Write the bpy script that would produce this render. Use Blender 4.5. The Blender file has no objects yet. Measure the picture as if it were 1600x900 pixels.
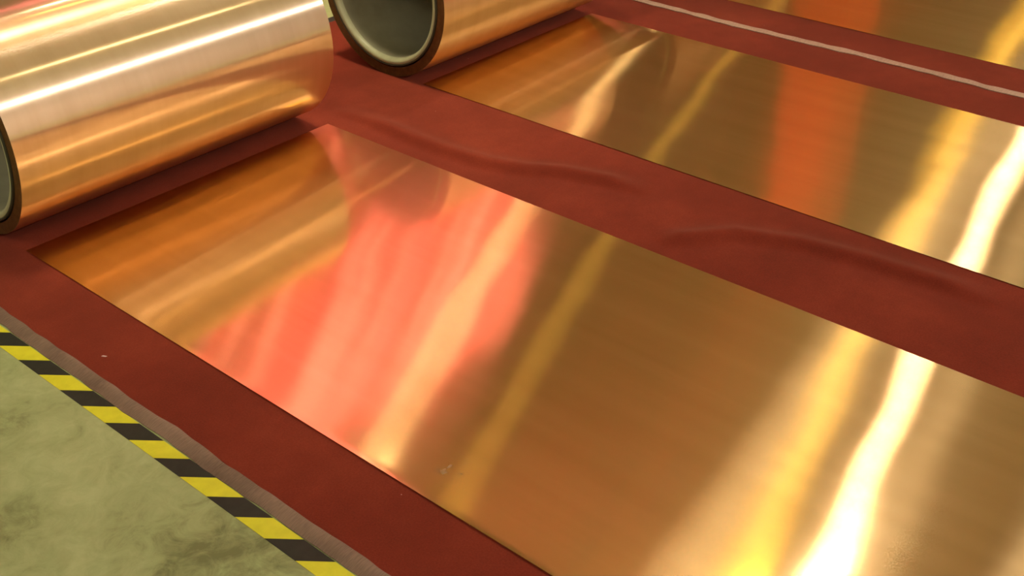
import bpy, bmesh, math, random
from mathutils import Vector, Matrix, noise
R = math.radians
sc = bpy.context.scene
col = sc.collection

# ------------------------------------------------------------------ camera
FPX = 1778.0                                   # focal length in pixels of a 1600 px wide frame
pitch, yaw, roll = R(32.27), R(-49.32), R(-0.35)
CAM_H = 1.52
fw = Vector((0, math.cos(pitch), -math.sin(pitch)))
up = Vector((0, math.sin(pitch), math.cos(pitch)))
rt = Vector((1, 0, 0))
r2 = rt * math.cos(roll) + up * math.sin(roll)
u2 = up * math.cos(roll) - rt * math.sin(roll)
Rz = Matrix.Rotation(yaw, 3, 'Z')
r2, u2, fw = Rz @ r2, Rz @ u2, Rz @ fw
cd = bpy.data.cameras.new('camera')
cam = bpy.data.objects.new('camera', cd)
col.objects.link(cam)
cd.sensor_width = 36.0
cd.lens = FPX / 1600 * 36.0
cd.clip_start = 0.05
cd.clip_end = 200
m = Matrix((r2, u2, -fw)).transposed().to_4x4()
m.translation = Vector((0, 0, CAM_H))
cam.matrix_world = m
sc.camera = cam

# ------------------------------------------------------------------ world, exposure
w = bpy.data.worlds.new('hall_air')
sc.world = w
w.use_nodes = True
w.node_tree.nodes['Background'].inputs[0].default_value = (0.9, 0.8, 0.6, 1)
w.node_tree.nodes['Background'].inputs[1].default_value = 0.0
sc.view_settings.view_transform = 'Standard'
sc.view_settings.look = 'None'
sc.view_settings.gamma = 1
sc.view_settings.use_curve_mapping = False
sc.view_settings.exposure = 0.0
sc.cycles.max_bounces = 8
sc.cycles.diffuse_bounces = 4
sc.cycles.glossy_bounces = 5
sc.cycles.sample_clamp_indirect = 6.0
sc.cycles.use_denoising = True
sc.cycles.caustics_reflective = True

# lamps hanging in the hall: x, y, z, length along x, width, emission strength, colour
FILL_WATTS = 105.0        # watts of each added fill light on the red tarpaulin
LAMPS = [
    # bright row on the camera's side, mirrored as the white bar along the rolls
    (2.5, -7.6, 6.0, 3.0, 0.45, 58, (1, .95, .95)),
    (6.5, -7.7, 6.0, 3.0, 0.45, 58, (1, .95, .95)),
    (10.5, -7.8, 6.0, 3.0, 0.45, 58, (1, .95, .95)),
    (1.0, -1.7, 6.2, 2.4, 0.10, 16, (1, .85, .5)),
    (5.5, -1.7, 6.2, 2.4, 0.10, 16, (1, .85, .5)),
    # row across the sheets: white streak, yellow streak, pale streak
    (6.35, 2.48, 6.0, 1.6, 0.075, 190, (1, .96, .88)),
    (5.8, 2.97, 6.0, 1.5, 0.22, 17, (1, .76, .12)),
    (5.8, 2.92, 5.95, 1.5, 0.04, 38, (1, .82, .22)),
    (5.8, 2.05, 6.0, 1.5, 0.20, 6, (1, .95, .80)),
    (3.9, 4.5, 4.8, 0.8, 0.06, 11, (1, .82, .18)),
    (3.8, 5.0, 4.3, 0.8, 0.035, 42, (1, .88, .62)),
    (9.5, 0.6, 6.7, 5.0, 1.8, 1.3, (1, .93, .80)),  # broad faint panel added to lighten the right side of the sheets
    (-4.0, 3.5, 6.2, 2.4, 0.30, 60, (1, .93, .80)),
    (-4.0, -4.0, 6.2, 2.4, 0.30, 60, (1, .93, .80)),
]

# ------------------------------------------------------------------ materials
def mat(name):
    m = bpy.data.materials.new(name)
    m.use_nodes = True
    nt = m.node_tree
    for n in list(nt.nodes):
        nt.nodes.remove(n)
    out = nt.nodes.new('ShaderNodeOutputMaterial')
    def N(t, **kw):
        n = nt.nodes.new('ShaderNode' + t)
        for k, v in kw.items():
            if k.startswith('i_'):
                n.inputs[k[2:].replace('_', ' ')].default_value = v
            else:
                setattr(n, k, v)
        return n
    def L(a, b):
        nt.links.new(a, b)
    return m, N, L, out

def coords(N, L, scale=(1, 1, 1)):
    tc = N('TexCoord')
    mp = N('Mapping')
    mp.inputs['Scale'].default_value = scale
    L(tc.outputs['Object'], mp.inputs['Vector'])
    return mp.outputs['Vector']

def ramp(N, L, fac, stops):
    r = N('ValToRGB')
    e = r.color_ramp.elements
    while len(e) < len(stops):
        e.new(0.5)
    for el, (p, c) in zip(e, stops):
        el.position = p
        el.color = (*c, 1)
    L(fac, r.inputs['Fac'])
    return r.outputs['Color']

def metal(name, color, tangent, lobes, streak=0.0, grain=(1, 1, 1)):
    """rolled metal: several anisotropic lobes (weight, roughness, anisotropy)"""
    m, N, L, out = mat(name)
    if tangent == 'flat':                       # rolling grain along y on flat sheets
        t = N('CombineXYZ')
        t.inputs[1].default_value = 1
        tv = t.outputs[0]
    else:                                       # grain runs round the coil (axis x)
        g = N('NewGeometry')
        c = N('CombineXYZ')
        c.inputs[0].default_value = 1
        x = N('VectorMath', operation='CROSS_PRODUCT')
        L(g.outputs['True Normal'], x.inputs[0])
        L(c.outputs[0], x.inputs[1])
        tv = x.outputs[0]
    v = coords(N, L, grain)
    n1 = N('TexNoise', i_Scale=1.0, i_Detail=4.0, i_Roughness=0.6)
    L(v, n1.inputs['Vector'])
    dark = tuple(a * b for a, b in zip(color, (.90, .88, .84)))
    cc = ramp(N, L, n1.outputs['Fac'], [(0.3, dark), (0.7, color)])
    prev = None
    acc = 0
    for wgt, rough, an in lobes:
        g = N('BsdfAnisotropic', distribution='GGX')
        L(cc, g.inputs['Color'])
        g.inputs['Roughness'].default_value = rough
        g.inputs['Anisotropy'].default_value = an
        L(tv, g.inputs['Tangent'])
        acc += wgt
        if prev is None:
            prev = g.outputs[0]
        else:
            mx = N('MixShader')
            mx.inputs[0].default_value = wgt / acc
            L(prev, mx.inputs[1])
            L(g.outputs[0], mx.inputs[2])
            prev = mx.outputs[0]
    if tangent == 'flat':                       # faint finger smudges on the front sheet
        tc = N('TexCoord')
        ds = N('VectorMath', operation='DISTANCE')
        ds.inputs[1].default_value = (1.232, 1.218, 0)
        L(tc.outputs['Object'], ds.inputs[0])
        fall = N('MapRange')
        fall.inputs['From Min'].default_value = .012
        fall.inputs['From Max'].default_value = .042
        fall.inputs['To Min'].default_value = 1
        fall.inputs['To Max'].default_value = 0
        L(ds.outputs['Value'], fall.inputs['Value'])
        n3 = N('TexNoise', i_Scale=55.0, i_Detail=1.0)
        L(tc.outputs['Object'], n3.inputs['Vector'])
        th = N('MapRange')
        th.inputs['From Min'].default_value = .52
        th.inputs['From Max'].default_value = .66
        th.inputs['To Max'].default_value = .20
        L(n3.outputs['Fac'], th.inputs['Value'])
        mu = N('Math', operation='MULTIPLY')
        L(fall.outputs[0], mu.inputs[0])
        L(th.outputs[0], mu.inputs[1])
        df = N('BsdfDiffuse')
        df.inputs['Color'].default_value = (.75, .58, .42, 1)
        mx = N('MixShader')
        L(mu.outputs[0], mx.inputs[0])
        L(prev, mx.inputs[1])
        L(df.outputs[0], mx.inputs[2])
        prev = mx.outputs[0]
    L(prev, out.inputs['Surface'])
    return m

LOBES = [(0.42, 0.115, 0.50), (0.42, 0.19, 0.918), (0.16, 0.43, 0.465)]
LOBES_C = [(0.40, 0.115, 0.30), (0.34, 0.278, 0.613), (0.26, 0.46, 0.1)]
COPPER = (0.95, 0.61, 0.28)
M_sheet = metal('rolled_copper_sheet', COPPER, 'flat', LOBES, grain=(14, .5, 1))
M_coil = metal('rolled_copper_coil', (0.95, 0.69, 0.46), 'round', LOBES_C, grain=(14, .5, .5))

def plain(name, color, rough=0.6, var=0.15, scale=6, bump=0.0, bscale=200, metallic=0.0, spec=0.3, detail=5):
    m, N, L, out = mat(name)
    v = coords(N, L)
    n1 = N('TexNoise', i_Scale=scale, i_Detail=detail, i_Roughness=0.6)
    L(v, n1.inputs['Vector'])
    lo = tuple(c * (1 - var) for c in color)
    hi = tuple(min(1, c * (1 + var)) for c in color)
    cc = ramp(N, L, n1.outputs['Fac'], [(0.3, lo), (0.7, hi)])
    p = N('BsdfPrincipled')
    L(cc, p.inputs['Base Color'])
    p.inputs['Roughness'].default_value = rough
    p.inputs['Metallic'].default_value = metallic
    p.inputs['Specular IOR Level'].default_value = spec
    if bump:
        n2 = N('TexNoise', i_Scale=bscale, i_Detail=3)
        L(v, n2.inputs['Vector'])
        b = N('Bump')
        b.inputs['Strength'].default_value = bump
        b.inputs['Distance'].default_value = 0.002
        L(n2.outputs['Fac'], b.inputs['Height'])
        L(b.outputs[0], p.inputs['Normal'])
    L(p.outputs[0], out.inputs['Surface'])
    return m

def carpet_mat():
    m, N, L, out = mat('red_felt_carpet')
    v = coords(N, L)
    n1 = N('TexNoise', i_Scale=3.0, i_Detail=6.0, i_Roughness=0.65)
    n2 = N('TexNoise', i_Scale=260.0, i_Detail=3.0, i_Roughness=0.7)
    L(v, n1.inputs['Vector'])
    L(v, n2.inputs['Vector'])
    a = N('Math', operation='MULTIPLY_ADD')
    a.inputs[1].default_value = 0.6
    L(n1.outputs['Fac'], a.inputs[0])
    b = N('Math', operation='MULTIPLY')
    b.inputs[1].default_value = 0.4
    L(n2.outputs['Fac'], b.inputs[0])
    L(b.outputs[0], a.inputs[2])
    cc = ramp(N, L, a.outputs[0], [(0.28, (.115, .017, .0085)), (0.5, (.180, .026, .013)), (0.72, (.26, .042, .020))])
    # pale lint caught in the pile
    vo = N('TexVoronoi', i_Scale=16.0)
    L(v, vo.inputs['Vector'])
    lt = N('Math', operation='LESS_THAN')
    lt.inputs[1].default_value = 0.022
    L(vo.outputs['Distance'], lt.inputs[0])
    sep = N('SeparateColor')
    L(vo.outputs['Color'], sep.inputs[0])
    gt = N('Math', operation='GREATER_THAN')
    gt.inputs[1].default_value = 0.75
    L(sep.outputs[0], gt.inputs[0])
    mu = N('Math', operation='MULTIPLY')
    L(lt.outputs[0], mu.inputs[0])
    L(gt.outputs[0], mu.inputs[1])
    mx = N('MixRGB')
    mx.inputs[2].default_value = (.5, .3, .22, 1)
    L(mu.outputs[0], mx.inputs[0])
    L(cc, mx.inputs[1])
    p = N('BsdfPrincipled')
    L(mx.outputs[0], p.inputs['Base Color'])
    p.inputs['Roughness'].default_value = 0.95
    p.inputs['Specular IOR Level'].default_value = 0.05
    p.inputs['Sheen Weight'].default_value = 0.11
    p.inputs['Sheen Roughness'].default_value = 0.45
    p.inputs['Sheen Tint'].default_value = (1, .62, .40, 1)
    bp = N('Bump')
    bp.inputs['Strength'].default_value = 0.5
    bp.inputs['Distance'].default_value = 0.0015
    L(n2.outputs['Fac'], bp.inputs['Height'])
    L(bp.outputs[0], p.inputs['Normal'])
    L(p.outputs[0], out.inputs['Surface'])
    return m

def floor_mat():
    m, N, L, out = mat('worn_green_concrete')
    v = coords(N, L)
    n1 = N('TexNoise', i_Scale=2.6, i_Detail=8.0, i_Roughness=0.62, i_Distortion=0.6)
    L(v, n1.inputs['Vector'])
    n2 = N('TexNoise', i_Scale=16.0, i_Detail=8.0, i_Roughness=0.7, i_Distortion=1.0)
    L(v, n2.inputs['Vector'])
    a = N('Math', operation='MULTIPLY_ADD')
    a.inputs[1].default_value = 0.65
    L(n1.outputs['Fac'], a.inputs[0])
    b = N('Math', operation='MULTIPLY')
    b.inputs[1].default_value = 0.35
    L(n2.outputs['Fac'], b.inputs[0])
    L(b.outputs[0], a.inputs[2])
    cc = ramp(N, L, a.outputs[0], [(0.36, (.17, .175, .068)), (0.47, (.33, .355, .15)), (0.60, (.44, .465, .215))])
    p = N('BsdfPrincipled')
    L(cc, p.inputs['Base Color'])
    p.inputs['Roughness'].default_value = 0.5
    p.inputs['Specular IOR Level'].default_value = 0.25
    bp = N('Bump')
    bp.inputs['Strength'].default_value = 0.15
    bp.inputs['Distance'].default_value = 0.002
    L(n2.outputs['Fac'], bp.inputs['Height'])
    L(bp.outputs[0], p.inputs['Normal'])
    L(p.outputs[0], out.inputs['Surface'])
    return m

def rib_mat(name, c1, c2, sc_=(300, 300, 300)):
    m, N, L, out = mat(name)
    v = coords(N, L, sc_)
    n1 = N('TexNoise', i_Scale=1.0, i_Detail=3.0, i_Roughness=0.6)
    L(v, n1.inputs['Vector'])
    v2 = coords(N, L, (7, 7, 7))
    n2 = N('TexNoise', i_Scale=1.0, i_Detail=3.0)
    L(v2, n2.inputs['Vector'])
    ad = N('Math', operation='ADD')
    L(n1.outputs['Fac'], ad.inputs[0])
    L(n2.outputs['Fac'], ad.inputs[1])
    hf = N('Math', operation='MULTIPLY')
    hf.inputs[1].default_value = .5
    L(ad.outputs[0], hf.inputs[0])
    cc = ramp(N, L, hf.outputs[0], [(0.35, c1), (0.65, c2)])
    p = N('BsdfPrincipled')
    L(cc, p.inputs['Base Color'])
    p.inputs['Roughness'].default_value = 0.45
    bp = N('Bump')
    bp.inputs['Strength'].default_value = 0.6
    bp.inputs['Distance'].default_value = 0.002
    L(n1.outputs['Fac'], bp.inputs['Height'])
    L(bp.outputs[0], p.inputs['Normal'])
    L(p.outputs[0], out.inputs['Surface'])
    return m

def emis(name, color, s):
    m, N, L, out = mat(name)
    e = N('Emission')
    e.inputs[0].default_value = (*color, 1)
    e.inputs[1].default_value = s
    L(e.outputs[0], out.inputs['Surface'])
    return m

M_carpet = carpet_mat()
M_floor = floor_mat()
M_yellow = plain('yellow_tape_print', (.70, .64, .032), 0.35, .08, 30, spec=.15)
M_black = plain('black_tape_print', (.034, .032, .024), 0.45, .15, 30, spec=.10)
M_bind = rib_mat('grey_frayed_binding', (.13, .075, .05), (.27, .17, .115), (40, 400, 40))
M_seam = rib_mat('pale_seam_tape', (.36, .22, .15), (.55, .36, .26), (60, 160, 60))
M_core = plain('grey_core_tube', (.36, .34, .22), 0.45, .12, 9, spec=.4)
M_rim = plain('cream_core_rim', (.50, .50, .30), 0.4, .12, 20, spec=.4)
M_band = plain('dark_core_band', (.055, .052, .032), 0.5, .1, 20)
M_edge = plain('dark_coil_edge', (.20, .095, .035), 0.45, .25, 40, metallic=.6)
M_ceil = plain('beige_ceiling', (.60, .57, .34), 0.8, .1, 1)
M_pale = plain('pale_wall', (.80, .70, .64), 0.8, .08, .6)
M_wall = plain('beige_wall', (.58, .46, .31), 0.8, .15, .6)
M_red = plain('red_curtain', (.92, .33, .41), 0.6, .2, 3)
M_orange = plain('orange_paint', (.85, .16, .02), 0.5, .1, 3)
M_crane = plain('yellow_crane_paint', (.75, .48, .05), 0.5, .1, 3)
M_dark = plain('dark_green_machine', (.07, .08, .04), 0.5, .2, 3)
M_house = plain('grey_lamp_housing', (.4, .4, .4), 0.5, .1, 3)
M_paper = plain('white_scrap', (.7, .5, .42), 0.8, .1, 30)

# ------------------------------------------------------------------ helpers
def link(name, bm, mats, parent=None, smooth=False):
    me = bpy.data.meshes.new(name)
    bm.normal_update()
    bm.to_mesh(me)
    bm.free()
    for m in (mats if isinstance(mats, (list, tuple)) else [mats]):
        me.materials.append(m)
    if smooth:
        for p in me.polygons:
            p.use_smooth = True
    o = bpy.data.objects.new(name, me)
    col.objects.link(o)
    if parent:
        o.parent = parent
    return o

def tag(o, label=None, cat=None, group=None, kind=None):
    for k, v in (('label', label), ('category', cat), ('group', group), ('kind', kind)):
        if v:
            o[k] = v
    return o

def empty(name, loc):
    o = bpy.data.objects.new(name, None)
    o.empty_display_size = 0.1
    o.location = loc
    col.objects.link(o)
    return o

def box(bm, x0, x1, y0, y1, z0, z1, mi=0):
    vs = [bm.verts.new((x, y, z)) for z in (z0, z1) for y in (y0, y1) for x in (x0, x1)]
    for f in ((0, 2, 3, 1), (4, 5, 7, 6), (0, 1, 5, 4), (2, 6, 7, 3), (0, 4, 6, 2), (1, 3, 7, 5)):
        fc = bm.faces.new([vs[i] for i in f])
        fc.material_index = mi

def boxobj(name, b, m, parent=None):
    bm = bmesh.new()
    box(bm, *b)
    return link(name, bm, m, parent)

def slab(name, xs, ys, zf, thick, mats, parent=None, xf=None):
    """a thin sheet on a grid: top follows zf(x,y), plus bottom and rim"""
    bm = bmesh.new()
    nx, ny = len(xs), len(ys)
    top = [[None] * nx for _ in ys]
    bot = [[None] * nx for _ in ys]
    for j, y in enumerate(ys):
        for i, x in enumerate(xs):
            X = xf(x, y) if xf else x
            z = zf(X, y)
            top[j][i] = bm.verts.new((X, y, z))
    for j in range(ny):
        for i in range(nx):
            if i in (0, nx - 1) or j in (0, ny - 1):
                v = top[j][i].co
                bot[j][i] = bm.verts.new((v.x, v.y, v.z - thick))
    for j in range(ny - 1):
        for i in range(nx - 1):
            f = bm.faces.new((top[j][i], top[j][i + 1], top[j + 1][i + 1], top[j + 1][i]))
            f.smooth = True
    rim = [(0, i) for i in range(nx)] + [(j, nx - 1) for j in range(1, ny)] + \
          [(ny - 1, i) for i in range(nx - 2, -1, -1)] + [(j, 0) for j in range(ny - 2, 0, -1)]
    for a, b in zip(rim, rim[1:] + rim[:1]):
        bm.faces.new((bot[a[0]][a[1]], bot[b[0]][b[1]], top[b[0]][b[1]], top[a[0]][a[1]]))
    bm.faces.new([bot[a][b] for a, b in reversed(rim)])
    o = link(name, bm, mats, parent)
    # keep the rim crisp against the smooth top
    o.data.set_sharp_from_angle(angle=R(40))
    return o

def lin(a, b, n):
    return [a + (b - a) * i / (n - 1) for i in range(n)]

def nz(x, y, z=0.0):
    return noise.noise(Vector((x, y, z)))

# ------------------------------------------------------------------ hall shell
X0, X1, Y0, Y1, H = -9.0, 26.0, -13.0, 14.0, 7.0
FZ = -0.006
o = boxobj('floor', (X0, X1, Y0, Y1, FZ - .2, FZ), M_floor); tag(o, kind='structure')
o = boxobj('ceiling', (X0, X1, Y0, Y1, H, H + .2), M_ceil); tag(o, kind='structure')
o = boxobj('wall_left', (X0 - .2, X0, Y0, Y1, FZ - .2, H + .2), M_wall); tag(o, kind='structure')
o = boxobj('wall_right', (X1, X1 + .2, Y0, Y1, FZ - .2, H + .2), M_wall); tag(o, kind='structure')
o = boxobj('wall_front', (X0 - .2, X1 + .2, Y0 - .2, Y0, FZ - .2, H + .2), M_pale); tag(o, kind='structure')
o = boxobj('wall_back', (X0 - .2, X1 + .2, Y1, Y1 + .2, FZ - .2, H + .2), M_wall); tag(o, kind='structure')

# red tarpaulin hung in slanting folds behind the rolls (seen mirrored in the copper)
def curtain(x0, x1, y, z0, z1):
    bm = bmesh.new()
    nx, nz_ = 360, 120
    def fy(x, z):
        u = x * .82 + z * .57
        return .13 * math.sin(u * 9) + .09 * math.sin(u * 23 + 1) + .05 * math.sin(u * 4 + 2) + .022 * math.sin(u * 51) + .012 * math.sin(u * 83 + 1)
    g = [[[bm.verts.new((x0 + (x1 - x0) * i / nx, y + o_ + fy(x0 + (x1 - x0) * i / nx, z0 + (z1 - z0) * j / nz_), z0 + (z1 - z0) * j / nz_))
           for i in range(nx + 1)] for j in range(nz_ + 1)] for o_ in (0, .012)]
    for j in range(nz_):
        for i in range(nx):
            for s_, q in ((0, g[0]), (1, g[1])):
                v = (q[j][i], q[j][i + 1], q[j + 1][i + 1], q[j + 1][i])
                bm.faces.new(v if s_ == 0 else v[::-1])
    return link('trim_1', bm, M_red, None, True)
o = curtain(4.1, 8.3, 7.0, 1.9, 5.7); tag(o, kind='structure')

# overhead lamps
def lamp(i, x, y, z, ln, wd, s, c):
    root = empty('ceiling_light', (x, y, z))
    hb = bmesh.new()
    box(hb, -ln / 2 - .05, ln / 2 + .05, -wd / 2 - .04, wd / 2 + .04, 0.06, 0.16)
    box(hb, -ln / 2 + .1, -ln / 2 + .13, -.015, .015, 0.16, H - z)
    box(hb, ln / 2 - .13, ln / 2 - .1, -.015, .015, 0.16, H - z)
    link('housing', hb, M_house, root)
    db = bmesh.new()
    box(db, -ln / 2, ln / 2, -wd / 2, wd / 2, 0, 0.058)
    link('diffuser', db, emis('lamp_light_%d' % i, c, s), root)
    return root
LAMP_LABELS = [
    'wide white ceiling lamp behind the camera, nearest of three that streak the rolls',
    'wide white ceiling lamp behind the camera, middle of three that streak the rolls',
    'wide white ceiling lamp behind the camera, farthest of three that streak the rolls',
    'narrow yellow ceiling lamp left of the camera, mirrored as thin line on the rolls',
    'narrow yellow ceiling lamp right of the camera, mirrored as thin line on the rolls',
    'white ceiling lamp mirrored as the bright white streak across the sheets',
    'broad yellow ceiling lamp mirrored as the yellow band beside the white streak',
    'thin yellow ceiling lamp mirrored as the core of the yellow band',
    'faint ceiling lamp mirrored as the pale streak right of the white one',
    'small low yellow lamp mirrored as the golden streak at the middle of the front sheet',
    'small thin lamp before the red tarpaulin, mirrored as a streak through the pink glow',
    'added large dim ceiling panel giving the golden glow at the right frame edge',
    'white ceiling lamp above the green floor, left of the rolls',
    'white ceiling lamp above the green floor, behind and left of the camera']
for i, a in enumerate(LAMPS):
    o = lamp(i, *a)
    tag(o, LAMP_LABELS[i], 'lamp', 'ceiling lamps above the hall')

# added narrow warm fill light, brightens the carpet between the rolls
root = empty('fill_light', (2.35, 3.15, 6.3))
ld = bpy.data.lights.new('fill_light_beam', 'AREA')
ld.shape = 'DISK'
ld.size, ld.energy, ld.color, ld.spread = .9, 15.0, (1, .88, .62), R(36)
lo = bpy.data.objects.new('beam', ld)
col.objects.link(lo)
lo.parent = root
bm = bmesh.new()
box(bm, -.24, .24, -.24, .24, .02, .3)
box(bm, -.02, .02, -.02, .02, .3, H - 6.3)
link('housing', bm, M_house, root)
tag(root, 'added warm fill light over the two copper rolls, above the picture', 'lamp')

# unseen lights added to brighten the tarpaulin for its reflection
for fx in (4.6, 6.2, 7.8):
    root = empty('tarp_fill', (fx, 4.6, 6.4))
    ld = bpy.data.lights.new('tarp_fill_light', 'AREA')
    ld.shape = 'RECTANGLE'
    ld.size, ld.size_y, ld.energy, ld.color = .5, .3, FILL_WATTS, (1, .93, .85)
    lo = bpy.data.objects.new('tarp_fill_beam', ld)
    col.objects.link(lo)
    lo.parent = root
    lo.rotation_euler = (R(60), 0, 0)
    ld.spread = R(75)
    bm = bmesh.new()
    box(bm, -.28, .28, -.12, -.03, -.2, .2)
    h_ = link('housing', bm, M_house, root)
    h_.rotation_euler = (R(-30), 0, 0)
    tag(root, {4.6: 'left', 6.2: 'middle', 7.8: 'right'}[fx] + ' one of three added fill lights brightening the red tarpaulin', 'lamp', 'added fill lights on the tarpaulin')

# orange post and dark machine farther down the hall
o = boxobj('trim_2', (8.84, 9.50, 3.9, 4.4, FZ, 3.9), M_orange); tag(o, kind='structure')
o = boxobj('trim_3', (6.6, 7.9, 4.4, 5.2, FZ, 2.6), M_dark); tag(o, kind='structure')

# ------------------------------------------------------------------ carpets
RX0, RX1 = 0.950, 3.868          # first carpet, between the hazard tape and the pale seam
RYB = 3.41                       # far end of the carpets
RIDGE = [(2.30, 2.75), (2.292, 2.50), (2.285, 2.36), (2.288, 2.22), (2.305, 2.08), (2.345, 1.96), (2.40, 1.87), (2.44, 1.74), (2.47, 1.6)]
RIDGE2 = [(2.25, 1.42), (2.31, 1.36), (2.41, 1.275), (2.475, 1.12), (2.505, .95), (2.52, .79), (2.53, .6)]
def seg_d(p, poly):
    best = 9; side = 1; tt = 0
    n = len(poly) - 1
    for k in range(n):
        a, b = Vector(poly[k]), Vector(poly[k + 1])
        ab = b - a
        t = max(0, min(1, (p - a).dot(ab) / ab.length_squared))
        d = (p - (a + ab * t))
        if d.length < best:
            best = d.length
            side = 1 if (ab.x * d.y - ab.y * d.x) > 0 else -1
            tt = (k + t) / n
    return best * side, tt
SG = (.050, .020)
def carpet_z(x, y):
    z = 0.0
    if 2.19 < x < 2.645 and .2 < y < 3.0:
        win = min(1, (x - 2.195) / .06, (2.64 - x) / .06)
        if win > 0:
            p = Vector((x, y))
            for poly, amp in ((RIDGE, .022), (RIDGE2, .020)):
                d, t = seg_d(p, poly)
                fade = min(1, t / .12, (1 - t) / .12)
                if fade > 0:
                    # d>0 on the x-smaller side when walking towards -y
                    z += win * fade * amp * math.exp(-(d / (SG[0] if d > 0 else SG[1])) ** 2)
            z += win * .0016 * (nz(x * 5, y * 2.2, 3) + .5)
    return z
def carpet_one():
    xs = lin(RX0, 2.19, 40) + lin(2.19, 2.645, 60)[1:] + lin(2.645, RX1, 30)[1:]
    ys = lin(-1.2, .3, 30) + lin(.3, 2.95, 260)[1:] + lin(2.95, RYB, 10)[1:]
    def xf(x, y):
        if x < RX0 + .04:                      # slightly wavy cut edge
            k = 1 - (x - RX0) / .04
            return x + k * .004 * (nz(y * 5, 1.0) + .6 * nz(y * 16, 4.0))
        if x > RX1 - .05:
            return x - .006
        return x
    return slab('carpet', xs, ys, carpet_z, 0.005, M_carpet, None, xf)
c1 = carpet_one()
tag(c1, 'wide dark red felt carpet beside the hazard tape, carrying two copper rolls and sheets', 'carpet', None)
c2 = slab('carpet', lin(RX1 - .004, 6.6, 30), lin(-1.2, RYB, 40), lambda x, y: 0.0, 0.005, M_carpet)
tag(c2, 'dark red felt carpet beyond the pale seam strip, carrying the farthest copper sheet', 'carpet', None)

# grey frayed binding along the near edge of the first carpet
def binding():
    xs = lin(.9175, .951, 9)
    ys = lin(-1.2, RYB, 500)
    def xf(x, y):
        k = (x - .9175) / .0335
        wo = .0035 * nz(y * 6, 9.0) + .0025 * nz(y * 22, 2.0)
        wi = .006 * nz(y * 5.5, 17.0) + .003 * nz(y * 18, 21.0)
        return x + wo * (1 - k) + wi * k
    def zf(x, y):
        k = max(0, min(1, (x - .9175) / .0335))
        s = math.sin(k * math.pi * .55)
        return FZ + .0016 + (.0075) * s + .0012 * nz(x * 60, y * 25, 5)
    return slab('edge_binding', xs, ys, zf, 0.0012, M_bind, c1, xf)
b = binding()
tag(b, 'greyish brown frayed binding strip')

# pale seam strip over the joint of the two carpets
def seam():
    xs = lin(RX1 - .018, RX1 + .020, 7)
    ys = lin(-1.2, RYB, 420)
    def xf(x, y):
        k = (x - RX1 + .018) / .038
        c = .014 * nz(y * 1.6, 30.0) + .010 * nz(y * 4, 37.0)
        return x + c + (1 - k) * (.008 * nz(y * 12, 40.0)) + k * (.007 * nz(y * 15, 44.0))
    return slab('seam_strip', xs, ys, lambda x, y: .0035 + .0008 * nz(x * 30, y * 14, 7), .0030, M_seam, None, xf)
o = seam()
tag(o, 'pale wavy tape strip over the seam between the two red carpets', 'tape')

# ------------------------------------------------------------------ hazard tape
def hazard_strip(name, along_y):
    bm = bmesh.new()
    zt = FZ + .0008
    if along_y:
        xo, xi, sk, pit, y0 = .8700, .9155, -.058, .0880, 2.328
        def bound(k):
            return y0 - pit * k
        n = 46
        for k in range(-14, n - 14):
            a, b = bound(k), bound(k + 1)
            f = bm.faces.new([bm.verts.new(p) for p in ((xo, b, zt), (xi, b + sk, zt), (xi, a + sk, zt), (xo, a, zt))])
            f.material_index = 0 if k % 2 == 0 else 1
    else:
        yo, yi, sk, pit, x0 = RYB + .055, RYB + .010, .058, .0880, 2.57
        for k in range(-18, 40):
            a, b = x0 + pit * k, x0 + pit * (k + 1)
            f = bm.faces.new([bm.verts.new(p) for p in ((a, yi, zt), (b, yi, zt), (b + sk, yo, zt), (a + sk, yo, zt))])
            f.material_index = 0 if k % 2 == 0 else 1
    r = bmesh.ops.extrude_face_region(bm, geom=list(bm.faces))
    for v in r['geom']:
        if isinstance(v, bmesh.types.BMVert):
            v.co.z -= .0007
    bmesh.ops.recalc_face_normals(bm, faces=bm.faces)
    return link(name, bm, [M_yellow, M_black])
o = hazard_strip('hazard_tape', True)
tag(o, 'yellow and black striped hazard tape on the green floor along the near carpet edge', 'tape')
o = hazard_strip('hazard_tape', False)
tag(o, 'strip of hazard tape behind the rolls, only a yellow corner showing beside the far roll', 'tape')

# ------------------------------------------------------------------ copper sheets
def sheet(x0, x1, y0, y1, seed, curl):
    xs = [x0, x0 + .004, x0 + .009, x0 + .015, x0 + .022] + lin(x0 + .03, x1 - .01, 90) + [x1 - .005, x1]
    ys = lin(y0, y1, 300)
    def zf(x, y):
        z = .0016
        z += .0010 * nz(x * 2.0, y * 2.0, seed) + .0004 * nz(x * 4, y * 5.0, seed + 3)
        z += curl * min(1, max(.3, 1.9 - y)) * max(0, (.018 - (x - x0)) / .018) ** 2
        z += .0005
        return z
    return slab('copper_sheet', xs, ys, zf, .0008, M_sheet)
SHEETS = [(1.137, 2.197, 5.0, .0016), (2.640, 3.612, 11.0, 0.0002), (4.105, 5.10, 23.0, 0.0)]
SL = ['polished copper sheet in the foreground, lying before the near roll',
      'polished copper sheet in the middle, lying before the farther roll with grey core',
      'polished copper sheet at the upper right corner, beyond the pale seam strip']
for (x0, x1, sd, cu), lb in zip(SHEETS, SL):
    o = sheet(x0, x1, -1.0, 2.672, sd, cu)
    tag(o, lb, 'metal sheet', 'copper sheets on the red carpet')

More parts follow.
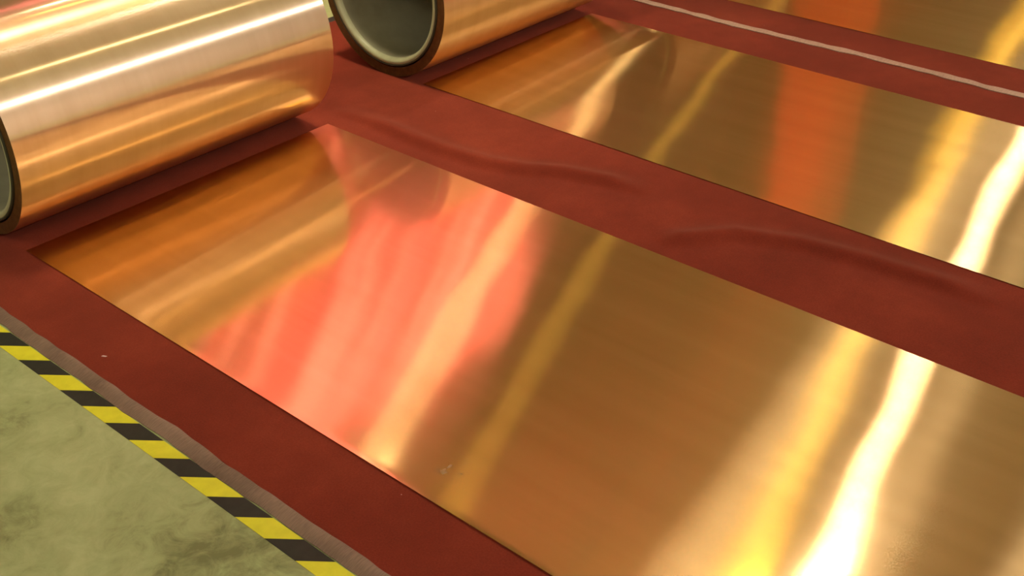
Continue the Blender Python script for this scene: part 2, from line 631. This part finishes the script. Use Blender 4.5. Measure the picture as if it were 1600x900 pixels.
# ------------------------------------------------------------------ copper rolls
def lathe_x(bm, prof, seg=128, mi=0):
    """prof: list of (x, r) turned around the x axis"""
    rings = []
    for x, r in prof:
        rings.append([bm.verts.new((x, r * math.cos(2 * math.pi * k / seg), r * math.sin(2 * math.pi * k / seg))) for k in range(seg)])
    for a, b in zip(rings, rings[1:]):
        for k in range(seg):
            f = bm.faces.new((a[k], b[k], b[(k + 1) % seg], a[(k + 1) % seg]))
            f.smooth = True
    return rings
def rollobj(x0, x1, y, label, rad=.2985):
    L_ = x1 - x0
    root = empty('copper_roll', (x0, y, 0))
    bm = bmesh.new()
    lathe_x(bm, [(0, rad), (L_, rad)], 192)
    o = link('coil', bm, M_coil, root)
    o.location = (0, 0, rad)
    for side in (0, 1):
        xx = 0 if side == 0 else L_
        sg = 1 if side == 0 else -1
        bm = bmesh.new()
        prof = []
        r = rad
        k = 0
        while r > .268:                          # wound layers showing on the end face
            prof += [(xx + sg * (.0006 * ((k * 7) % 5) / 4), r), (xx + sg * (.0006 * ((k * 7) % 5) / 4), r - .0016), (xx + sg * .0022, r - .0018)]
            r -= .0020
            k += 1
        prof.append((xx + sg * .006, .2655))
        if sg < 0:
            prof = prof[::-1]
        rr = lathe_x(bm, prof, 128)
        bmesh.ops.recalc_face_normals(bm, faces=bm.faces)
        o = link('coil_end', bm, M_edge, root)
        o.location = (0, 0, rad)
        o['label'] = 'dark brown wound edge of the coil'
    # core tube: band, rim and bore
    up = .003
    bm = bmesh.new()
    lathe_x(bm, [(L_ / 2, .2650), (.0, .2650), (-.004, .2645), (-.005, .2600), (-.002, .2585)], 128)
    bmesh.ops.recalc_face_normals(bm, faces=bm.faces)
    o = link('core_band', bm, M_band, root); o.location = (0, 0, rad + up)
    o['label'] = 'dark ring round the core'
    bm = bmesh.new()
    lathe_x(bm, [(-.002, .2585), (-.004, .2570), (.000, .2440), (.010, .2400), (.016, .2385)], 128)
    o = link('core_rim', bm, M_rim, root); o.location = (0, 0, rad + up)
    o['label'] = 'pale chamfered rim of the core'
    bm = bmesh.new()
    lathe_x(bm, [(.016, .2385), (L_ - .004, .2385), (L_ - .004, .2650), (L_ / 2, .2650)], 128)
    o = link('core_tube', bm, M_core, root); o.location = (0, 0, rad + up)
    o['label'] = 'smooth grey inner wall of the core'
    tag(root, label, 'metal roll', 'copper rolls at the head of the sheets')
    return root
rollobj(1.130, 2.169, 2.8755, 'large shiny copper roll at upper left, its core cut by the left frame edge')
rollobj(2.627, 3.620, 2.842, 'copper roll at top centre with its open grey core facing the camera')
rollobj(4.10, 5.10, 2.86, 'copper roll beyond the top edge, seen only mirrored in the sheets')

# ------------------------------------------------------------------ scrap
bm = bmesh.new()
vs = [(-.006, -.0015, 0), (.004, -.002, 0), (.007, .001, 0), (-.003, .0018, 0)]
f = bm.faces.new([bm.verts.new(v) for v in vs])
r = bmesh.ops.extrude_face_region(bm, geom=[f])
for v in r['geom']:
    if isinstance(v, bmesh.types.BMVert):
        v.co.z += .0012
bmesh.ops.recalc_face_normals(bm, faces=bm.faces)
o = link('scrap', bm, M_paper)
o.location = (1.001, 2.094, .0004)
o.rotation_euler = (0, 0, R(-60))
tag(o, 'tiny pale splinter lying on the red carpet near the hazard tape', 'scrap')
